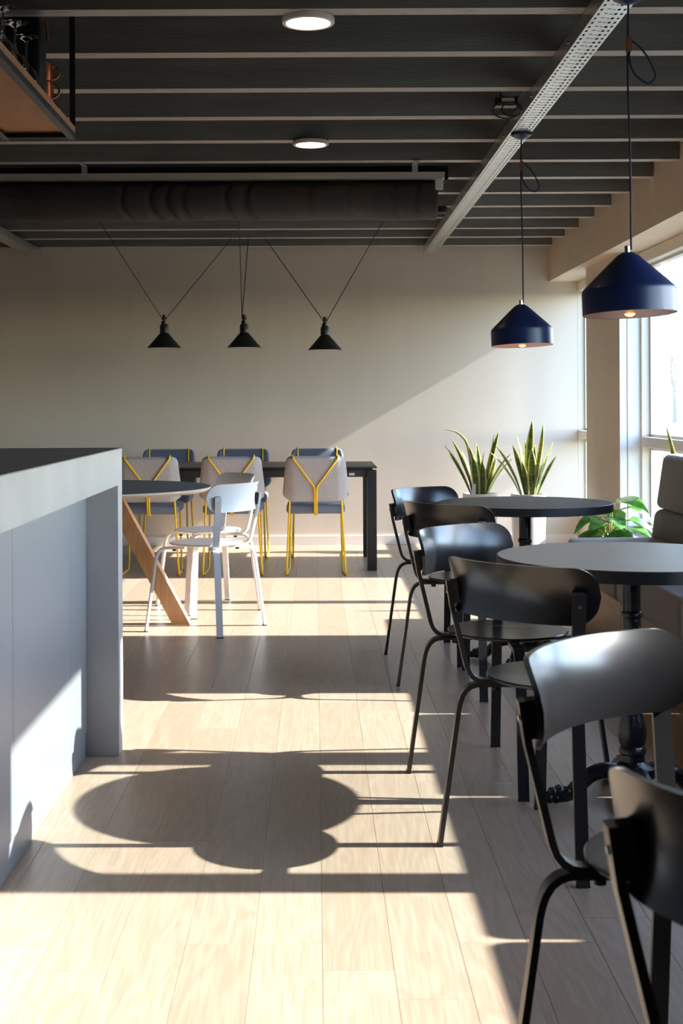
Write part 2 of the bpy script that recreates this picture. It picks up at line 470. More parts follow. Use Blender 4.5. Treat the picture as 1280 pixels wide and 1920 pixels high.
def window(n, y0, y1, mullions, stile=.055):
    """frame of top, bottom and crossbar rails between stiles and mullions, glass in each field"""
    w_ = bpy.data.objects.new('window_%d' % n, None); col.objects.link(w_); w_.location = (X_WIN, (y0+y1)/2, .30)
    tag(w_, kind='structure')
    cy = (y0+y1)/2
    X0, X1 = -.06, .09
    f = MB()
    f.bbox(X0, X1, y0-cy, y1-cy, 1.85, 1.933, .004, 1)
    f.bbox(X0, X1, y0-cy, y1-cy, .002, .06, .004, 1)
    f.bbox(X0, X1, y0-cy, y0-cy+stile, .06, 1.85, .004, 1)
    f.bbox(X0, X1, y1-cy-stile, y1-cy, .06, 1.85, .004, 1)
    f.build('window_frame', M['winframe'], w_)
    edges = [y0+stile] + [e for m_ in mullions for e in m_] + [y1-stile]
    for a, b_ in mullions:
        MB().bbox(X0, X1, a-cy, b_-cy, .06, 1.85, .004, 1).build('mullion', M['winframe'], w_)
    for i in range(0, len(edges), 2):
        a, b_ = edges[i]-cy, edges[i+1]-cy
        MB().bbox(X0, X1, a, b_, .593, .663, .004, 1).build('crossbar', M['winframe'], w_)
        for z0, z1 in ((.06, .593), (.663, 1.85)):
            s = MB()
            for bb in ((a, a+.018, z0, z1), (b_-.018, b_, z0, z1), (a+.018, b_-.018, z0, z0+.018), (a+.018, b_-.018, z1-.018, z1)):
                s.box(.0, .05, *bb)
            s.build('glazing_bead', M['alu'], w_, smooth=0)
            MB().box(.012, .018, a+.01, b_-.01, z0+.01, z1-.01).build('pane', M['pane'], w_, smooth=0)
    return w_
window(1, 10.51, WALL_Y+.055, [])
window(2, 6.96, 9.3995, [(8.155, 8.240)], .038)
window(3, 2.05, 5.68, [(4.505, 4.635), (3.325, 3.43)])

# portals guide the sky light through the windows (they give off nothing)
for y0, y1 in ((10.51, 11.6), (6.96, 9.4), (2.05, 5.68)):
    ld = bpy.data.lights.new('window_portal', 'AREA'); ld.shape = 'RECTANGLE'; ld.size = 1.93; ld.size_y = y1-y0
    ld.cycles.is_portal = True
    lo = bpy.data.objects.new('window_portal', ld); col.objects.link(lo)
    lo.matrix_world = Matrix.Translation((2.44, (y0+y1)/2, 1.26)) @ Matrix.Rotation(pi/2, 4, 'Y')

# ------------------------------------------------------------------ outside
tag(MB().box(2.5, 400, -200, 500, -.6, -.5).build('ground', M['grass'], smooth=0), kind='structure')
def bare_tree(name, seed, h):
    r_ = random.Random(seed); mb = MB()
    root = thing(name, '', 'tree')
    MB().tube([(0,0,0),(.03,0,h*.18),(0,.03,h*.36)], [.16,.13,.10], 6).build('trunk', M['bark'], root)
    def grow(p, d, L, rad, lev):
        q = p + d*L
        mid = p + d*L*.5 + Vector((r_.uniform(-1,1), r_.uniform(-1,1), r_.uniform(-.3,.6)))*L*.08
        mb.tube([p, mid, q], [rad, rad*.8, rad*.55], 4 if lev > 1 else 5, cap=False)
        if lev >= 5: return
        for _ in range(3 if lev else 5):
            nd = (d + Vector((r_.uniform(-1,1), r_.uniform(-1,1), r_.uniform(-.25,.75)))*.75).normalized()
            grow(p + d*L*r_.uniform(.45,1), nd, L*r_.uniform(.55,.8), rad*.52, lev+1)
    grow(Vector((0,.03,h*.34)), Vector((0,0,1)), h*.24, .09, 0)
    tag(mb.build('branches', M['bark'], root), kind='stuff')
    return root
tr0 = bare_tree('bare_tree', 3, 5.2)
tr1 = bare_tree('bare_tree', 8, 4.6)
spots = [(tr0, 28.0, 108, 1.3), (tr1, 30.6, 116, 1.35), (None, 32.5, 125, 1.5), (None, 30.2, 128, 1.5), (None, 36.5, 140, 1.7), (None, 29.6, 112, 1.2)]
names = ['nearest bare tree in the haze beyond the window', 'small bare tree beyond the window, right of the nearest one',
         'bare tree just behind the nearest one outside', 'tall bare tree far beyond the window', 'farthest bare tree on the horizon outside', 'short bare tree at the right edge of the window view']
for i, (o, x, y, s) in enumerate(spots):
    if o is None: o = dup([tr0, tr1][i % 2])
    o.location = (x, y, -.5); o.scale = (s, s, s); o.rotation_euler[2] = i*1.3
    tag(o, names[i], 'tree', 'bare trees outside the window')

# ------------------------------------------------------------------ ceiling services
# perforated cable tray
def tray(name, x0, x1, y0, y1, zb, zt, label):
    cx = (x0+x1)/2; o = thing(name, label, 'cable tray', (cx, y0, zb))
    hw = (x1-x0)/2; th = .0016; per = .05
    mb = MB()
    # columns across the width: edge slot, L slot, dash, square, edge slot
    cols = [(-hw, -hw+.008, 0), (-hw+.008, -hw+.016, 1), (-hw+.016, -hw+.030, 0), (-hw+.030, -hw+.041, 2), (-hw+.041, -hw+.047, 0),
            (-hw+.047, -hw+.058, 3), (-hw+.058, -hw+.063, 0), (-hw+.063, -hw+.073, 1), (-hw+.073, hw-.017, 0), (hw-.017, hw-.009, 1), (hw-.009, hw, 0)]
    n = int((y1-y0)/per)
    def q(a, b_, c, d, z): mb.add([(a,c,z),(b_,c,z),(b_,d,z),(a,d,z)], [(0,1,2,3)])
    for a, b_, kind in cols:
        if kind == 0: q(a, b_, 0, n*per, 0); continue
        for i in range(n):
            y = i*per
            s0, s1 = {1:(.014,.036), 2:(.012,.020), 3:(.020,.027)}[kind]
            q(a, b_, y, y+s0, 0); q(a, b_, y+s1, y+per, 0)
            if kind == 2:
                q(a, a+.004, y+s1, y+s1, 0)
    L = n*per
    base = mb.build('tray_base', M['steel'], o, smooth=0)
    md = base.modifiers.new('thick', 'SOLIDIFY'); md.thickness = th; md.offset = 1
    for s in (-1, 1):
        sd = MB().box(s*hw - (0 if s < 0 else th), s*hw + (th if s < 0 else 0), 0, L, .0017, zt-zb)
        sd.box(s*hw - (0 if s < 0 else .010), s*hw + (.010 if s < 0 else 0), 0, L, zt-zb-.0015, zt-zb)
        sd.build('tray_side', M['steel'], o, smooth=0)
    bolts = MB()
    for i in range(int(L/.85)):
        for dz in (.02, .04):
            bolts.ball((-hw-.001, .3+i*.85+dz, .02+dz*.3), .005, 6, 4)
    tag(bolts.build('bolts', M['chrome'], o), kind='stuff')
    MB().box(-hw+.004, hw-.004, .004, L-.004, .03, .031).build('slot_backing', M['void'], o, smooth=0)  # thin black sheet behind the slots makes them read dark
    return o
tray('cable_tray', .913, 1.013, 2.0, 11.53, 2.463, 2.5245, 'long perforated steel cable tray carrying the blue pendants')
tray('cable_tray', -2.44, -2.325, 2.0, 11.53, 2.468, 2.5245, 'perforated steel cable tray at far left under the beams')

# cable bundle with junction box beside the tray
jb = thing('junction_box', 'small black junction box with coiled cables beside the cable tray', 'junction box', (.83, 5.92, 2.50))
MB().bbox(-.05, .05, -.03, .03, -.012, .025, .004, 1).build('box_body', M['black_metal'], jb)
MB().box(-.02, .035, -.034, -.031, .004, .02).build('paper_label', M['label_tag'], jb, smooth=0)
for i, (rx, rz, cx, cz) in enumerate(((.06,.035,.0,-.035), (.045,.028,.025,-.03), (.045,.022,.02,.045))):
    pts = [(cx + rx*cos(a), -.04 + .012*i, cz + rz*sin(a)) for a in [2*pi*k/20 for k in range(19)]]
    MB().tube(pts, .0035, 6).build('cable', M['cable'], jb)

# downlights under two beams
def downlight(y, label):
    o = thing('downlight', label, 'ceiling light', (-.02, y, 2.506), 0, 'round downlights')
    MB().lathe([(.088,.0205),(.0905,.0185),(.0905,.003),(.088,0),(.077,0),(.0755,.003),(.0755,.018)], 40).build('housing', M['lightring'], o)
    MB().lathe([(.0,.008),(.075,.008),(.075,.012),(0,.012)], 40).build('diffuser', M['diffuser'], o)
    return o
downlight(4.675, 'larger looking round downlight on the nearest beam')
downlight(6.875, 'smaller looking round downlight farther along the ceiling')

# fabric air duct hanging on a rail
dx0, dx1, dy = -2.29, .685, 7.66
du = thing('fabric_duct', 'black crumpled fabric air duct hanging from a metal rail', 'air duct', (0, dy, 2.34))
mb = MB(); nseg, nx = 28, 300
r_ = random.Random(2)
folds = [(-1.02,.9), (-.86,1.1), (-.77,1), (-.68,.9), (-.44,1.0), (-.33,1.2), (.02,.7), (.24,.6), (.50,.7), (.62,1.0)]
for i in range(nx+1):
    x = dx0 + (dx1-dx0)*i/nx
    for k in range(nseg):
        a = 2*pi*k/nseg
        rr = .107
        for fx, am in folds:
            s = (x - fx - .10*cos(a)*.6) / .016
            rr -= am*.026*math.exp(-s*s) * max(0, cos(a - pi*1.05))**.5 if cos(a - pi*1.05) > 0 else 0
        rr += .003*sin(9*x+2*a) + .002*sin(23*x-3*a)
        if i == 0 or i == nx: rr *= .96
        mb.v.append((x, rr*cos(a), rr*sin(a)*1.0))
for i in range(nx):
    for k in range(nseg):
        k2 = (k+1) % nseg
        mb.f.append((i*nseg+k, i*nseg+k2, (i+1)*nseg+k2, (i+1)*nseg+k)); mb.m.append(0)
mb.f.append(tuple(nx*nseg+k for k in range(nseg))); mb.m.append(0)
mb.build('fabric_sleeve', M['duct'], du, smooth=60)
hl = MB()
for i in range(60):
    hl.ball((-2.2 + i*.046, -.105, .022), .0042, 6, 4)
tag(hl.build('nozzle_row', M['void'], du), kind='stuff')
rl = MB(); rl.box(-2.3, .72, -.125, -.095, .128, .142); rl.box(-2.3, .72, -.12, -.06, .108, .128)
rl.build('rail', M['alu'], du, smooth=0)
for x in (-1.28, .556):
    mb = MB(); mb.box(x-.016, x+.016, -.245, -.10, .183, .1855); mb.box(x-.016, x+.016, -.102, -.0995, .141, .183)
    for k in range(5):
        mb.tube([(x, -.23+.028*k, .1815), (x, -.23+.028*k, .1829)], .006, 8)
    mb.build('bracket', M['steel'], du)
MB().box(-2.3, .745, -.06, .06, .109, .1865).build('housing', M['void'], du, smooth=0)
MB().bbox(.668, .712, -.112, -.100, .045, .107, .004, 1).build('end_flap', M['tag_white'], du)
MB().bbox(.69, .75, .05, .10, -.06, -.02, .01, 2).build('end_clamp', M['cable'], du)

# ------------------------------------------------------------------ navy pendants
def glow(parent, z, watts, c):
    ld = bpy.data.lights.new('bulb_light', 'POINT'); ld.energy = watts; ld.color = c; ld.shadow_soft_size = .012
    lo = bpy.data.objects.new('bulb_light', ld); col.objects.link(lo); lo.parent = parent; lo.location = (.03, 0, z)
def pendant(loc, label):
    o = thing('pendant_lamp', label, 'pendant lamp', loc, 0, 'navy pendants over the bistro tables')
    zt = 2.4625 - loc[2]
    prof = [(.018,.192),(.022,.190),(.034,.182),(.139,.082),(.1435,.074),(.144,.066),(.144,0)]
    inn = [(.1425,0),(.1425,.066),(.138,.079),(.034,.176),(.018,.186)]
    MB().lathe(prof + inn, 64, close=True).build('lamp_shade', M['navy'], o)
    MB().lathe([(.1422,.0005),(.1422,.066),(.1375,.0785),(.034,.1755),(.0,.180)], 64).build('copper_lining', M['copper'], o)
    MB().ball((0,0,.026), .026, 16, 10, (1,1,1.3)).build('bulb', M['bulb_warm'], o)
    glow(o, .075, 4.0, (1,.62,.30))
    MB().lathe([(.014,.060),(.016,.065),(.016,.17),(.012,.178)], 20).build('lamp_holder', M['copper'], o)
    MB().lathe([(.008,.190),(.008,.212),(.006,.214)], 16).build('cord_grip', M['chrome'], o)
    for ch in o.children: ch.rotation_euler = (R(-2.2), R(-1.6), 0)
    cord = smooth_path([(0.005,0,.20),(.003,0,.5),(-.003,0,zt-.28),(-.003,0,zt-.15),(0,0,zt-.02)], 8)
    MB().tube(cord, .0032, 8).build('cord', M['navy_cord'], o)
    loop = smooth_path([(.0,-.006,zt-.15),(.012,-.006,zt-.145),(.05,-.01,zt-.185),(.078,-.014,zt-.245),(.07,-.016,zt-.27),(.05,-.014,zt-.275),(.015,-.01,zt-.245),(.0,-.008,zt-.20),(.004,-.006,zt-.165)], 8)
    MB().tube(loop, .0032, 8).build('cord_loop', M['navy_cord'], o)
    MB().bbox(-.009, .008, -.011, .004, zt-.176, zt-.13, .002, 1).build('cord_strap', M['leather'], o)
    MB().lathe([(.012,zt-.028),(.03,zt-.022),(.047,zt-.012),(.049,zt-.006),(.049,zt-.0006)], 32).build('canopy', M['navy'], o)
    return o
pendant((.975, 4.22, 1.473), 'larger looking navy cone pendant with copper inside, nearest the window')
pendant((.968, 6.37, 1.468), 'farther navy cone pendant with copper lining over the far bistro table')

# ------------------------------------------------------------------ black cone lamps on two wires
def wire_lamp(x, z, anchors, label):
    o = thing('cone_lamp', label, 'pendant lamp', (x, 10.16, z), 0, 'black cone lamps over the dining table')
    MB().lathe([(.022,.118),(.032,.112),(.126,.004),(.130,0),(.128,0),(.030,.108),(.020,.114)], 48, close=True).build('lamp_shade', M['black_metal'], o)
    MB().lathe([(.1265,.0012),(.030,.105),(.0,.108)], 40).build('white_lining', M['reflector'], o)
    MB().ball((0,0,.045), .024, 14, 10).build('bulb', M['bulb_white'], o)
    glow(o, .012, .9, (1,.84,.62))
    MB().lathe([(.033,.115),(.033,.165),(.026,.178),(.022,.18),(.022,.200),(.012,.204),(.010,.232),(.014,.236),(.014,.246),(.008,.25)], 24).build('socket', M['black_metal'], o)
    MB().tube([(-.018,0,.222),(.018,0,.222)], .009, 10).build('swivel', M['black_metal'], o)
    for i, (ax, ay) in enumerate(anchors):
        e = Vector((ax - x, ay - 10.16, Z_BEAM - z - .0005))
        s = Vector(((-.016 if e.x < 0 else .016), 0, .224))
        MB().tube([s, e], .0032, 6).build('wire', M['cable'], o)
    return o
wire_lamp(-1.13, 1.620, [(-1.553, 9.752), (-.67, 10.896)], 'leftmost of the three black cone lamps over the dining table')
wire_lamp(-.533, 1.620, [(-.543, 9.752), (-.535, 10.896)], 'middle black cone lamp hanging on nearly parallel wires')
wire_lamp(.070, 1.600, [(-.40, 10.896), (.50, 9.752)], 'rightmost of the three black cone lamps over the dining table')

# ------------------------------------------------------------------ hanging shelf with glasses
SX1, SY1, SZ = -.854, 4.855, 2.149
sh = thing('hanging_shelf', 'oak shelf in a black steel frame hanging from the beams', 'shelf', (SX1, SY1, SZ))
MB().box(-.254, -.0005, -2.2, -.0005, .0215, .0435).build('board', M['shelf_wood'], sh, smooth=0)
for xa, xb, w0, w1 in ((-.003, 0, -.022, 0), (-.256, -.253, -.256, -.234)):
    sa = MB().box(xa, xb, -2.2, 0, .0, .021).build('side_angle', M['black_metal'], sh, smooth=0)
    MB().box(w0, w1, -2.2, 0, -.003, -.0002).build('flange', M['steel_lit'], sa, smooth=0)
MB().box(-.234, -.022, -.004, -.001, .0, .021).box(-.234, -.022, -.03, -.004, .0, .003).build('end_angle', M['black_metal'], sh, smooth=0)
MB().box(-.02, 0, .001, .006, .003, Z_BEAM + BEAM_H - SZ).build('hanger', M['black_metal'], sh, smooth=0)
MB().box(-.254, -.236, .001, .006, .003, Z_BEAM + BEAM_H - SZ).build('hanger', M['black_metal'], sh, smooth=0)
TOPZ = SZ + .0435
gl_prof = [(.030,0),(.035,.02),(.041,.05),(.040,.075),(.030,.098),(.014,.112),(.005,.122),(.0036,.14),(.0036,.180),(.006,.192),(.018,.199),(.038,.2035),(.038,.2055),
           (0,.2055)]
gl_in = [(0,.117),(.012,.110),(.0285,.096),(.0385,.074),(.0395,.05),(.0335,.02),(.0285,0)]
g0 = None
glabels = ['upturned wine glass nearest the camera on the hanging shelf', 'second upturned wine glass on the hanging shelf', 'third upturned wine glass, farthest along the hanging shelf',
           ]
for i, y in enumerate((4.10, 4.265, 4.43)):
    if g0 is None:
        g0 = thing('wine_glass', '', 'glass', (0,0,0), 0, 'upturned wine glasses on the shelf')
        MB().lathe(gl_prof + gl_in, 28, close=False).build('bowl_and_stem', M['stemware'], g0); o = g0
    else: o = dup(g0)
    place(o, (-.937, y, TOPZ + .0005), 0, glabels[i])
bx = thing('black_canister', 'tall black rounded box with a copper rim behind the wine glasses', 'box', (-.978, 4.60, TOPZ))
MB().bbox(-.068, .068, -.045, .045, 0, .315, .024, 4).build('box_body', M['black_metal'], bx)
MB().tube([(x, .03, z) for x, z in ([(-.03,.318)] + [(.046+.024*cos(a), .294+.024*sin(a)) for a in (pi/2, pi*.375, pi/4, pi/8, 0)] + [(.0705,.245)])], .004, 6).build('copper_rim', M['cup_copper'], bx)
for i in range(3):
    cu = thing('copper_mug', ['lowest copper mug of the stack behind the black box', 'middle copper mug of the stack behind the black box', 'top copper mug of the stack behind the black box'][i],
               'mug', (-.948, 4.745, TOPZ + .0005 + i*.0655), 0, 'stacked copper mugs')
    MB().lathe([(.03,0),(.036,.004),(.038,.03),(.036,.065),(.034,.065),(.036,.03),(.034,.006),(.0,.005)], 28).build('mug_body', M['cup_copper'], cu)
    pts = [(.036 + .022*sin(a), -.0, .036 + .024*cos(a)) for a in [pi*k/8 for k in range(9)]]
    MB().bar(pts, (0,1,0), .014, .005).build('handle', M['cup_copper'], cu)

# ------------------------------------------------------------------ kitchen island
isl = thing('kitchen_island', 'grey concrete topped bar island with pale flat panels', 'island', (-1.2, 2.8, 0))
X = lambda v: v + 1.2
Y = lambda v: v - 2.8
mb = MB(); mb.box(X(-1.80), X(-.677), Y(.9), Y(4.743), .925, 1.047)
mb.build('worktop_edge', M['concrete'], isl, smooth=0)
MB().box(X(-1.80), X(-.6772), Y(.9), Y(4.7428), 1.0471, 1.05).build('worktop', M['island_top'], isl, smooth=0)
MB().box(X(-1.80), X(-.677), Y(4.643), Y(4.743), 0.001, .9248).build('end_panel', M['concrete'], isl, smooth=0)
MB().box(X(-1.78), X(-.806), Y(.92), Y(4.642), 0.001, .9245).build('carcass', M['panel'], isl, smooth=0)
for y0, y1 in ((4.336, 4.6415), (3.512, 4.334), (2.690, 3.510), (1.868, 2.688), (1.0, 1.866)):
    MB().bbox(X(-.8055), X(-.785), Y(y0+.0015), Y(y1-.0015), .082, .9235, .0012, 1).build('front_panel', M['panel'], isl, smooth=0)
MB().box(X(-.8055), X(-.790), Y(1.0), Y(4.6415), .001, .080).build('plinth', M['panel'], isl, smooth=0)

# ------------------------------------------------------------------ round-seat chairs
def stil_chair(seatm, framem, name, label, group):
    t_ = thing(name, label, 'chair', (0,0,0), 0, group)
    MB().lathe([(0,.4525),(.165,.4525),(.188,.4545),(.1945,.459),(.1950,.4625),(.1925,.4655),(.180,.4655),(.12,.4635),(0,.4625)], 48).build('seat', seatm, t_)
    legp = [(.12,.438),(.203,.4385),(.224,.4375),(.240,.432),(.2525,.422),(.262,.407),(.268,.390),(.272,.372),(.324,.004)]
    upp = [(.15,.4465),(.203,.4470),(.220,.450),(.234,.459),(.244,.472),(.2505,.489),(.2555,.51),(.2885,.65),(.2990,.720)]
    for k, a in enumerate((135, 225, 45, -45)):
        d = Vector((cos(R(a)), sin(R(a)), 0)); tg = Vector((-d.y, d.x, 0))
        lg = MB().bar([d*r + Vector((0,0,z)) for r, z in legp], tg, .033, .0125).build('leg', framem, t_, smooth=30)
        MB().bar([d*.3245 + Vector((0,0,.0005)), d*.324 + Vector((0,0,.006))], tg, .0345, .014).build('foot_pad', M['rubber'], lg, smooth=0)
        MB().lathe([(.010,-.016),(.010,0)], 12, tuple(d*.172 + Vector((0,0,.437)))).build('bolt', M['rubber'], lg)
        if a in (135, 225):
            up = MB().bar([d*r + Vector((0,0,z)) for r, z in upp], tg, .033, .0125).build('upright', framem, t_, smooth=30)
            MB().bar([d*.2835 + Vector((0,0,.722)), d*.2755 + Vector((0,0,.660))], tg, .030, .016).build('spacer', M['rubber'], up, smooth=0)
            MB().tube([d*.3000 + Vector((0,0,.690)), d*.3035 + Vector((0,0,.6895))], .0055, 10).build('screw', M['chrome'], up)
    # curved backrest with round ends, flared towards the top
    h = .074; zc = .712; rad = .367; cx0 = .122; s_max = .260; s0 = s_max - h*1.02
    mb = MB(); nu, nv = 44, 10
    ss = []
    for i in range(nu+1):
        u = -1 + 2*i/nu
        ss.append(s_max*sin(u*pi/2)*.55 + s_max*u*.45)
    for side in (0, 1):
        for i, s in enumerate(ss):
            e = max(0, abs(s) - s0) / (s_max - s0)
            hh = h*max(.02, math.sqrt(max(0, 1 - min(1,e)**2.3)))
            for j in range(nv+1):
                v = -1 + 2*j/nv
                z = zc + hh*v
                q = (z - zc)/h
                r = rad - .008 + .009*q + .014*q*q + (.0095 if side else 0)
                a = pi + s/rad
                mb.v.append((cx0 + r*cos(a), r*sin(a), z))
    W = nv+1; off = (nu+1)*W
    for i in range(nu):
        for j in range(nv):
            a = i*W+j
            mb.f.append((a, a+1, a+W+1, a+W)); mb.f.append((off+a, off+a+W, off+a+W+1, off+a+1))
    for i in range(nu):
        for j in (0, nv):
            a = i*W+j; mb.f.append((a, a+W, off+a+W, off+a))
    for j in range(nv):
        for i in (0, nu):
            a = i*W+j; mb.f.append((a, a+1, off+a+1, off+a))
    mb.m = [0]*len(mb.f)
    mb.build('backrest', seatm, t_, smooth=50)
    return t_
blk = stil_chair(M['chair_black'], M['chair_frame_black'], 'cafe_chair', '', 'black chairs at the bistro tables')
wht = stil_chair(M['chair_white'], M['chair_white'], 'cafe_chair', '', 'white chairs at the wooden round table')
bl = [(.652, 6.50, -45, 'farthest black chair, back to the dining table, at the far bistro table'),
      (.668, 5.78, 45, 'black chair with its back to us at the far bistro table'),
      (.620, 4.42, -45, 'black chair with blue sheen on its backrest, far side of the near bistro table'),
      (.655, 3.69, 45, 'black chair with brown sheen on its backrest, near side of the near bistro table'),
      (.628, 2.20, -45, 'large black chair in the foreground with a bright white gleam on its backrest'),
      (.632, 1.55, 45, 'nearest black chair, cut off by the lower right corner')]
for i, (x, y, rz, lb) in enumerate(bl):
    o = blk if i == 0 else dup(blk)
    place(o, (x, y, 0), R(rz), lb)
place(wht, (-.592, 7.28, 0), R(152), 'front white chair, nearest the camera, beside the wooden leg')
place(dup(wht), (-.640, 8.02, 0), R(208), 'rear white chair, behind the front one, at the wooden round table')

# ------------------------------------------------------------------ bistro tables on cast-iron pedestals
def bistro(loc, rz, label):
    o = thing('bistro_table', label, 'table', loc, rz, 'round bistro tables on cast iron pedestals')
    MB().lathe([(0,.7035),(.399,.7035),(.399,.739),(.398,.740),(0,.740)], 96).build('tabletop', M['table_black'], o)
    MB().lathe([(.3992,.703),(.402,.704),(.402,.7385),(.4005,.7398),(.3992,.7398)], 96, close=True).build('edge_band', M['black_metal'], o)
    MB().lathe([(.09,.690),(.09,.7025),(.04,.7028)], 24).build('top_plate', M['iron'], o)
    col_p = [(.034,.690),(.036,.683),(.030,.672),(.0270,.668),(.0265,.58),(.0265,.575),(.031,.570),(.0325,.563),(.031,.556),(.027,.552),(.0275,.545)]
    MB().lathe(col_p[::-1], 48, mod=lambda i, a: 1 + (.035*cos(10*a) if i in (5,6) else 0)).build('column', M['iron'], o)
    low = [(.0275,.545),(.027,.40),(.0265,.28),(.030,.262),(.036,.235),(.040,.205),(.036,.178),(.034,.170),(.040,.162),(.041,.150),(.036,.143),(.037,.125),(.050,.112),(.066,.106),(.068,.098),(.062,.082),(.045,.066),(.02,.05)]
    MB().lathe(low[::-1], 48, mod=lambda i, a: 1 + (.10*abs(cos(3*a)) if 11 <= i <= 14 else (.05*cos(16*a) if 2 <= i <= 4 else 0))).build('baluster', M['iron'], o)
    for k in range(4):
        a = k*pi/2; d = Vector((cos(a), sin(a), 0))
        p = smooth_path([d*.035+Vector((0,0,.085)), d*.08+Vector((0,0,.096)), d*.125+Vector((0,0,.085)), d*.165+Vector((0,0,.052)), d*.195+Vector((0,0,.028)), d*.235+Vector((0,0,.024))], 5)
        n = len(p)
        mb = MB().tube(p, [.026 - .010*abs(i/(n-1)-.0)*.6 for i in range(n)], 10)
        for j, (r_, z_, s_) in enumerate(((.20,.036,.016),(.222,.040,.018),(.243,.034,.017),(.256,.020,.019),(.180,.052,.013),(.163,.066,.013),(.235,.018,.017))):
            for sg in (-1, 1):
                c = d*r_ + Vector((-d.y, d.x, 0))*(sg*.009)
                mb.ball((c.x, c.y, z_), s_*.85, 8, 6)
        mb.build('claw_leg', M['iron'], o)
    return o
bistro((.945, 4.085, 0), R(4), 'near round charcoal bistro table on an ornate cast iron pedestal')
bistro((.963, 6.29, 0), R(-25), 'far round charcoal bistro table in front of the snake plants')

# ------------------------------------------------------------------ banquette along the window
ys = [7.56, 6.345, 5.235, 4.125, 3.015, 1.905, .80]
bnames = ['farthest banquette unit, its end beside the leafy plant', 'second banquette unit from the leafy plant, behind the far bistro table',
          'third banquette unit from the leafy plant', 'fourth banquette unit from the leafy plant, beside the near bistro table',
          'banquette unit beside the foreground chair', 'banquette unit nearest the camera']
for i in range(6):
    y1, y0 = ys[i]-.004, ys[i+1]+.004
    cy = (y0+y1)/2; h = (y1-y0)/2
    o = thing('banquette', bnames[i], 'bench', (1.65, cy, 0), 0, 'upholstered banquette units under the windows')
    MB().box(-.232, .255, -h, h, .0012, .262).build('base', M['base_wood'], o, smooth=0)
    MB().bbox(-.258, .262, -h+.001, h-.001, .264, .452, .028, 4).build('seat_cushion', M['bench_seat'], o)
    for nm, z0, z1, dx in (('lower_back_cushion', .440, .610, 0), ('upper_back_cushion', .612, .914, 1)):
        bm = bmesh.new(); bmesh.ops.create_cube(bm, size=1)
        for v in bm.verts:
            v.co = Vector((v.co.x*.125, v.co.y*2*(h-.002), (z0+z1)/2 + v.co.z*(z1-z0)))
        bmesh.ops.bevel(bm, geom=list(bm.edges), offset=.036, segments=5, profile=.5, affect='EDGES')
        for v in bm.verts:
            z = v.co.z
            v.co.x += .268 + (z-.44)*.15 - (.010*sin(pi*(z-z0)/(z1-z0)))
        m2 = MB(); m2.bm(bm); bm.free()
        if dx == 0: m2.v = [(x_, y_, max(z_, .4525)) for x_, y_, z_ in m2.v]
        m2.build(nm, M['bench_back'], o)
so = thing('power_socket', 'black power socket with red marks low on the banquette base', 'socket', (1.4155, 6.20, .155))
MB().bbox(-.010, .002, -.055, .055, -.05, .05, .003, 1).build('plate', M['black_metal'], so)
for z in (-.022, .022):
    MB().tube([(-.011,0,z),(-.0095,0,z)], .018, 16).build('outlet', mat('socket_red', (.25,.03,.025), .5) if z < 0 else bpy.data.materials['socket_red'], so)

# ------------------------------------------------------------------ dining table and yellow-strapped chairs
tx0, tx1, ty0, ty1 = -1.60, .436, 9.755, 10.68
dt = thing('dining_table', 'long dark rectangular dining table with square legs', 'table', ((tx0+tx1)/2, (ty0+ty1)/2, 0))
hx, hy = (tx1-tx0)/2, (ty1-ty0)/2
MB().bbox(-hx, hx, -hy, hy, .735, .747, .002, 1).build('tabletop', M['table_dark'], dt)
for y in (-hy+.03, hy-.05):
    MB().box(-hx+.07, hx-.07, y, y+.02, .672, .722).build('apron', M['table_dark'], dt, smooth=0)
for x in (-hx+.07, hx-.09):
    MB().box(x, x+.02, -hy+.075, hy-.075, .672, .722).build('apron', M['table_dark'], dt, smooth=0)
MB().box(-hx+.03, hx-.03, -hy+.03, hy-.03, .7225, .7347).build('under_frame', M['black_metal'], dt, smooth=0)
for sx in (-1, 1):
    for sy in (-1, 1):
        x = sx*(hx-.037); y = sy*(hy-.037)
        MB().bbox(x-.034, x+.034, y-.034, y+.034, .0008, .722, .002, 1).build('leg', M['black_metal'], dt)
MB().box(hx-.20, hx-.16, -hy+.0285, -hy+.0295, .684, .700).build('maker_tag', M['label_tag'], dt, smooth=0)

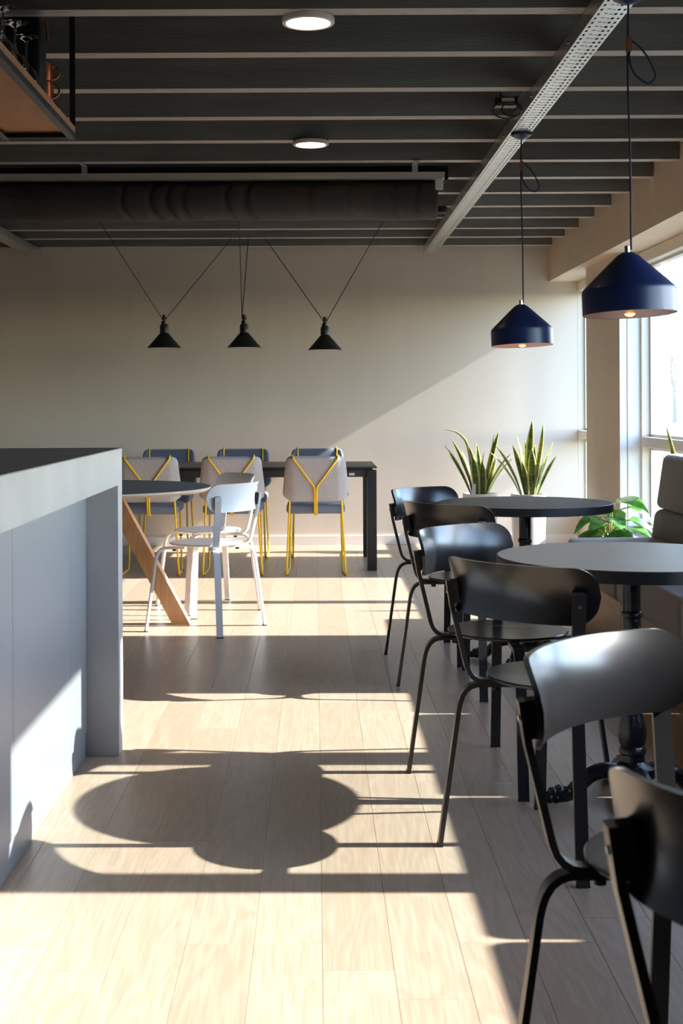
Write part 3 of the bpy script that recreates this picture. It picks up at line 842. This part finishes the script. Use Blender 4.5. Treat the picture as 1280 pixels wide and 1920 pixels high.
def strap_chair():
    t_ = thing('dining_chair', '', 'chair', (0,0,0), 0, 'upholstered chairs with yellow frames around the dining table')
    LEAN = .20
    # seat
    bm = bmesh.new(); bmesh.ops.create_cube(bm, size=1)
    for v in bm.verts: v.co = Vector((v.co.x*.41, v.co.y*.44+.015, .467 + v.co.z*.066))
    bmesh.ops.bevel(bm, geom=list(bm.edges), offset=.026, segments=4, profile=.5, affect='EDGES')
    mb = MB(); mb.bm(bm); bm.free()
    mb.build('seat', M['fabric_blue'], t_)
    # back: flat middle with two wings bent forward, tapered outline; outer side grey, inner side blue
    def halfw(z):
        pts = [(.520,.165),(.535,.195),(.555,.222),(.575,.229),(.60,.229),(.80,.208),(.825,.200),(.838,.180),(.8385,.172)]
        for (a, wa), (b_, wb) in zip(pts, pts[1:]):
            if a <= z <= b_: return wa + (wb-wa)*(z-a)/(b_-a)
        return pts[-1][1]
    zs = [.520,.526,.535,.555,.575,.60,.66,.72,.80,.818,.830,.8385]
    us = [-1,-.985,-.95,-.88,-.8,-.74,-.66,-.3,0,.3,.66,.74,.8,.88,.95,.985,1]
    mb = MB(); nu = len(us)
    for side in (0, 1):
        for z in zs:
            for u in us:
                x = u*halfw(z)
                fwd = .45*max(0, abs(x)-.155)
                ez = min(z-.520, .8385-z); eu = (1-abs(u))*halfw(z); e = min(ez, eu, .022)
                half = .027*math.sqrt(max(0, 1-(1-e/.022)**2))*.95 + .0015
                y = -.205 - (z-.52)*LEAN + fwd + (half if side else -half)
                mb.v.append((x, y, z))
    nz = len(zs); off = nu*nz
    for j in range(nz-1):
        for i in range(nu-1):
            a = j*nu+i
            mb.f.append((a, a+1, a+nu+1, a+nu)); mb.m.append(0)
            mb.f.append((off+a, off+a+nu, off+a+nu+1, off+a+1)); mb.m.append(1)
    for i in range(nu-1):
        for j in (0, nz-1):
            a = j*nu+i; mb.f.append((a, a+1, off+a+1, off+a)); mb.m.append(0)
    for j in range(nz-1):
        for i in (0, nu-1):
            a = j*nu+i; mb.f.append((a, a+nu, off+a+nu, off+a)); mb.m.append(0)
    bk = mb.build('backrest', [M['fabric_grey'], M['fabric_blue']], t_, smooth=60)
    MB().box(.224, .2265, -.205, -.193, .560, .580).build('maker_tag', M['black_metal'], bk, smooth=0)
    def by(z, out=-.036): return -.205 - (z-.52)*LEAN + out
    for s in (-1, 1):
        p = [(s*.158, by(.74,.034), .74), (s*.158, by(.80,.033), .80), (s*.158, by(.832,.02), .836), (s*.158, by(.842,0), .846), (s*.157, by(.836,-.02), .838), (s*.152, by(.82,-.032), .822),
             (s*.030, by(.655,-.034), .655), (s*.0095, by(.625,-.034), .625), (s*.0065, by(.60,-.034), .60), (s*.0065, by(.54,-.030), .54), (s*.0065, -.222, .49), (s*.0065, -.215, .448), (s*.0065, -.19, .428), (s*.0065,-.10,.427)]
        MB().tube(p, .0062, 8).build('back_strap', M['yellow'], t_)
        fr = smooth_path([(s*.180, -.205, .535), (s*.192, -.195, .28)], 3) + smooth_path([(s*.206, -.184, .03), (s*.207, -.176, .012), (s*.205, -.15, .009), (s*.195, .14, .009), (s*.193, .168, .013), (s*.191, .178, .035)], 3) + [Vector((s*.182, .165, .43)), Vector((s*.17,.15,.434)), Vector((s*.02,.13,.434))]
        sf = MB().tube(fr, .0072, 8).build('side_frame', M['yellow'], t_)
        MB().tube([(s*.186, -.200, .437), (s*.182, .16, .437)], .0062, 8).build('seat_rail', M['yellow'], sf)
        for y in (-.165, .155):
            MB().bbox(s*.2045-.009 - (s*.008 if y > 0 else 0), s*.2045+.009 - (s*.008 if y > 0 else 0), y-.012, y+.012, .0006, .011, .002, 1).build('glide', M['rubber'], sf)
    return t_
dc = strap_chair()
cs = [(-.004, 9.655, 0, 'grey dining chair with a yellow Y strap on its back, rightmost, facing the dining table'),
      (-.586, 9.655, 0, 'grey dining chair with a yellow Y strap, partly behind the white chairs'),
      (-1.165, 9.655, 0, 'grey dining chair with a yellow Y strap, beside the island, behind the wooden round table'),
      (.009, 10.76, pi, 'blue dining chair on the wall side of the table, rightmost, partly sunlit'),
      (-.590, 10.76, pi, 'blue dining chair on the wall side of the table, in the middle'),
      (-1.190, 10.76, pi, 'blue dining chair on the wall side of the table, leftmost')]
for i, (x, y, rz, lb) in enumerate(cs):
    place(dc if i == 0 else dup(dc), (x, y, 0), rz, lb)

# ------------------------------------------------------------------ wooden round table on the left
rt = thing('round_table', 'round table with a blue grey top and slanting oak legs behind the island', 'table', (-1.265, 7.45, 0))
MB().lathe([(0,.726),(.665,.726),(.685,.739),(.685,.7475),(0,.7475)], 96).build('tabletop_edge', M['ply'], rt)
MB().lathe([(0,.7476),(.684,.7476),(.6835,.750),(0,.750)], 96).build('tabletop', M['grey_top'], rt)
MB().lathe([(.22,.700),(.22,.7257),(.0,.7258)], 32).build('leg_plate', M['black_metal'], rt)
for k in range(3):
    a = R(-2 + 120*k); d = Vector((cos(a), sin(a), 0)); tg = Vector((-d.y, d.x, 0))
    mb = MB(); top = d*.155 + Vector((0,0,.699)); bot = d*.53 + Vector((0,0,.0008))
    vs_ = []
    for p in (top, bot):
        for sx, sy in ((-1,-1),(1,-1),(1,1),(-1,1)):
            vs_.append(p + tg*(sx*.038) + d*(sy*.048))
    mb.add(vs_, [(3,2,1,0),(4,5,6,7),(0,1,5,4),(1,2,6,5),(2,3,7,6),(3,0,4,7)])
    mb.build('leg', M['leg_wood'], rt, smooth=0)

# ------------------------------------------------------------------ plants
def blade(L, w0, az, lean, bend, twist, droop=0):
    """one sword-shaped leaf: 5 points across, edge attribute for the margin"""
    mb = MB(); n = 14; p = Vector((0,0,0)); dirh = Vector((cos(az), sin(az), 0)); ang = lean
    for i in range(n+1):
        t_ = i/n
        wd = w0*1.5*(.50 + .50*sin(min(1, t_/.45)*pi/2))*(1 if t_ < .6 else max(.02, 1-((t_-.6)/.4)**1.7))
        side0 = Vector((-sin(az), cos(az), 0))
        tdir = (dirh*sin(ang) + Vector((0,0,1))*cos(ang)).normalized()
        side = Matrix.Rotation(twist*t_ + twist*.4, 3, tdir) @ side0
        nor = tdir.cross(side)
        for u in (-1, -.72, 0, .72, 1):
            q = p + side*(u*wd) + nor*(abs(u)*wd*.35)
            mb.v.append(tuple(q)); mb.attr.append(abs(u))
        p = p + tdir*(L/n)
        ang += bend/n + (droop/n if t_ > .55 else 0)
    for i in range(n):
        for k in range(4):
            a = i*5+k; mb.f.append((a, a+1, a+6, a+5)); mb.m.append(0)
    return mb
def snake_plant(loc, label, leaves, pot=(.142,.125,.47), hide_tag=True):
    o = thing('snake_plant', label, 'plant', loc, 0, 'snake plants by the window')
    rt_, rb_, ph = pot
    MB().lathe([(rb_,.0008),(rb_+.004,.004),(rt_,ph-.01),(rt_,ph),(rt_-.012,ph),(rt_-.014,ph-.04),(0,ph-.041)], 48).build('pot', M['pot_white'], o)
    MB().lathe([(0,ph-.022),(rt_-.0145,ph-.026),(rt_-.0145,ph-.0405),(0,ph-.0405)], 32).build('soil', M['soil'], o)
    for (x, y, L, w0, az, lean, bend, tw, dr) in leaves:
        l_ = blade(L, w0, R(az), R(lean), R(bend), R(tw), R(dr)).build('leaf', M['snake_leaf'], o, loc=(x, y, ph-.03), smooth=60)
        md = l_.modifiers.new('thick', 'SOLIDIFY'); md.thickness = .0025
    return o
# x, y offset, length, half width, azimuth (0 = right, 90 = away), lean, bend, twist, droop at the tip
LV1 = [(-.05,-.02,.66,.021,180,6,8,10,200), (-.07,.0,.47,.020,170,22,12,-20,0), (-.045,.03,.50,.019,178,17,8,25,0), (-.02,-.03,.42,.019,200,8,6,40,0),
       (.0,.02,.36,.019,20,4,4,-30,0), (.03,.0,.55,.018,10,10,8,30,0), (.05,.02,.52,.015,0,10,-4,-25,-10), (.045,-.03,.40,.020,-10,18,24,15,0),
       (.06,.0,.38,.018,5,20,30,-20,0), (.02,-.04,.30,.020,250,6,6,0,0), (-.03,-.05,.34,.022,230,8,6,20,0), (.0,.04,.44,.017,100,8,4,0,0), (.05,.03,.33,.018,30,14,10,10,0), (-.06,.03,.38,.018,160,10,6,-10,0)]
LV2 = [(.0,.0,.62,.026,20,2,3,20,0), (-.06,-.02,.45,.019,182,24,22,-15,0), (-.05,.02,.47,.018,176,18,18,20,0), (-.03,-.03,.44,.019,190,10,8,30,0),
       (-.01,.03,.50,.018,170,7,4,-20,0), (.05,.0,.60,.016,5,6,6,35,-25), (.06,.02,.46,.020,0,14,8,-30,0), (.065,-.02,.37,.019,-5,20,10,20,0),
       (.02,-.05,.40,.024,250,3,-6,0,0), (.03,.03,.42,.018,60,8,5,10,0), (.045,-.03,.33,.018,-30,10,8,15,0), (-.02,-.05,.30,.020,220,8,6,0,0), (.0,.05,.47,.016,95,8,4,0,0)]
sp1 = snake_plant((1.325, 11.0, 0), 'left snake plant in a white pot against the back wall', LV1)
MB().box(-.075, -.045, -.075, -.073, .46, .55).build('care_tag', M['trim'], sp1, smooth=0)
snake_plant((1.70, 10.9, 0), 'right snake plant in a white pot, the taller of the two by the back wall', LV2)
snake_plant((2.135, 7.86, .3005), 'snake plant on the window ledge behind the green back cushion', [(-.01,-.01,.62,.016,185,7,6,20,0), (.01,.0,.48,.015,20,6,5,-20,0), (-.02,.02,.47,.014,175,10,8,10,0), (.0,-.02,.30,.018,260,8,6,0,0), (.02,.02,.42,.015,60,8,4,15,0)],
            pot=(.075,.065,.18))

def heart_leaf(L, Wd):
    mb = MB(); n = 10
    for i in range(n+1):
        t_ = i/n
        wd = Wd*(sin(pi*min(1, t_**.62))**.85 if t_ < 1 else 0) + .0006
        zc = -.35*L*t_*t_ + .05*L*sin(pi*t_)
        for u in (-1,-.6,0,.6,1):
            mb.v.append((L*t_ - (abs(u)**2)*.12*L*(1-t_), u*wd, zc + abs(u)*wd*.28*(1-.8*abs(u)) - .02*L*sin(9*t_)*abs(u)))
            mb.attr.append(abs(u))
    for i in range(n):
        for k in range(4):
            a = i*5+k; mb.f.append((a, a+1, a+6, a+5)); mb.m.append(0)
    return mb
lp = thing('leafy_plant', 'broad leaved green plant in a brown pot beside the end of the banquette', 'plant', (1.735, 8.10, 0))
MB().lathe([(.11,.0008),(.125,.004),(.148,.34),(.148,.36),(.136,.36),(.134,.32),(0,.319)], 40).build('pot', M['pot_brown'], lp)
MB().lathe([(0,.345),(.1335,.335),(.1335,.321),(0,.3205)], 32).build('soil', M['soil'], lp)
rl_ = random.Random(11)
spec_ = [(-150,.20,.44,.15), (180,.18,.40,.15), (-20,.24,.58,.15), (15,.16,.62,.15), (5,.27,.50,.16), (-60,.14,.43,.16), (-95,.13,.40,.17), (-40,.20,.46,.16),
         (-120,.10,.50,.13), (60,.15,.55,.14), (140,.15,.50,.13), (-75,.07,.52,.13), (100,.12,.46,.13), (-165,.12,.52,.12), (-30,.12,.39,.13)]
base_leaf = None
for i, (az, rr, z, L) in enumerate(spec_):
    a = R(az + rl_.uniform(-8, 8)); p = Vector((cos(a)*rr*.55, sin(a)*rr*.55, z))
    st = smooth_path([(cos(a)*.02, sin(a)*.02, .34), (cos(a)*rr*.2, sin(a)*rr*.2, z*.75+.10), tuple(p)], 4)
    MB().tube(st, .004, 6).build('stem', M['stem'], lp)
    if base_leaf is None:
        base_leaf = heart_leaf(.19, .072).build('leaf', M['broad_leaf'], lp, smooth=60); o = base_leaf
    else:
        o = base_leaf.copy(); col.objects.link(o)
    s = L/.15
    o.location = p; o.scale = (s, s, s)
    o.rotation_euler = (R(rl_.uniform(-25, 25)), R(rl_.uniform(-5, 35)), a)
# shed dry leaves at the rim
for k in range(3):
    MB().tube(smooth_path([(-.10-.01*k, -.06+.03*k, .352), (-.15-.01*k, -.07+.03*k, .372-.01*k), (-.20, -.06+.02*k, .352-.012*k)], 4), [.004,.008,.010,.011,.010,.009,.006,.004,.002], 5).build('dry_leaf', M['pot_brown'], lp)
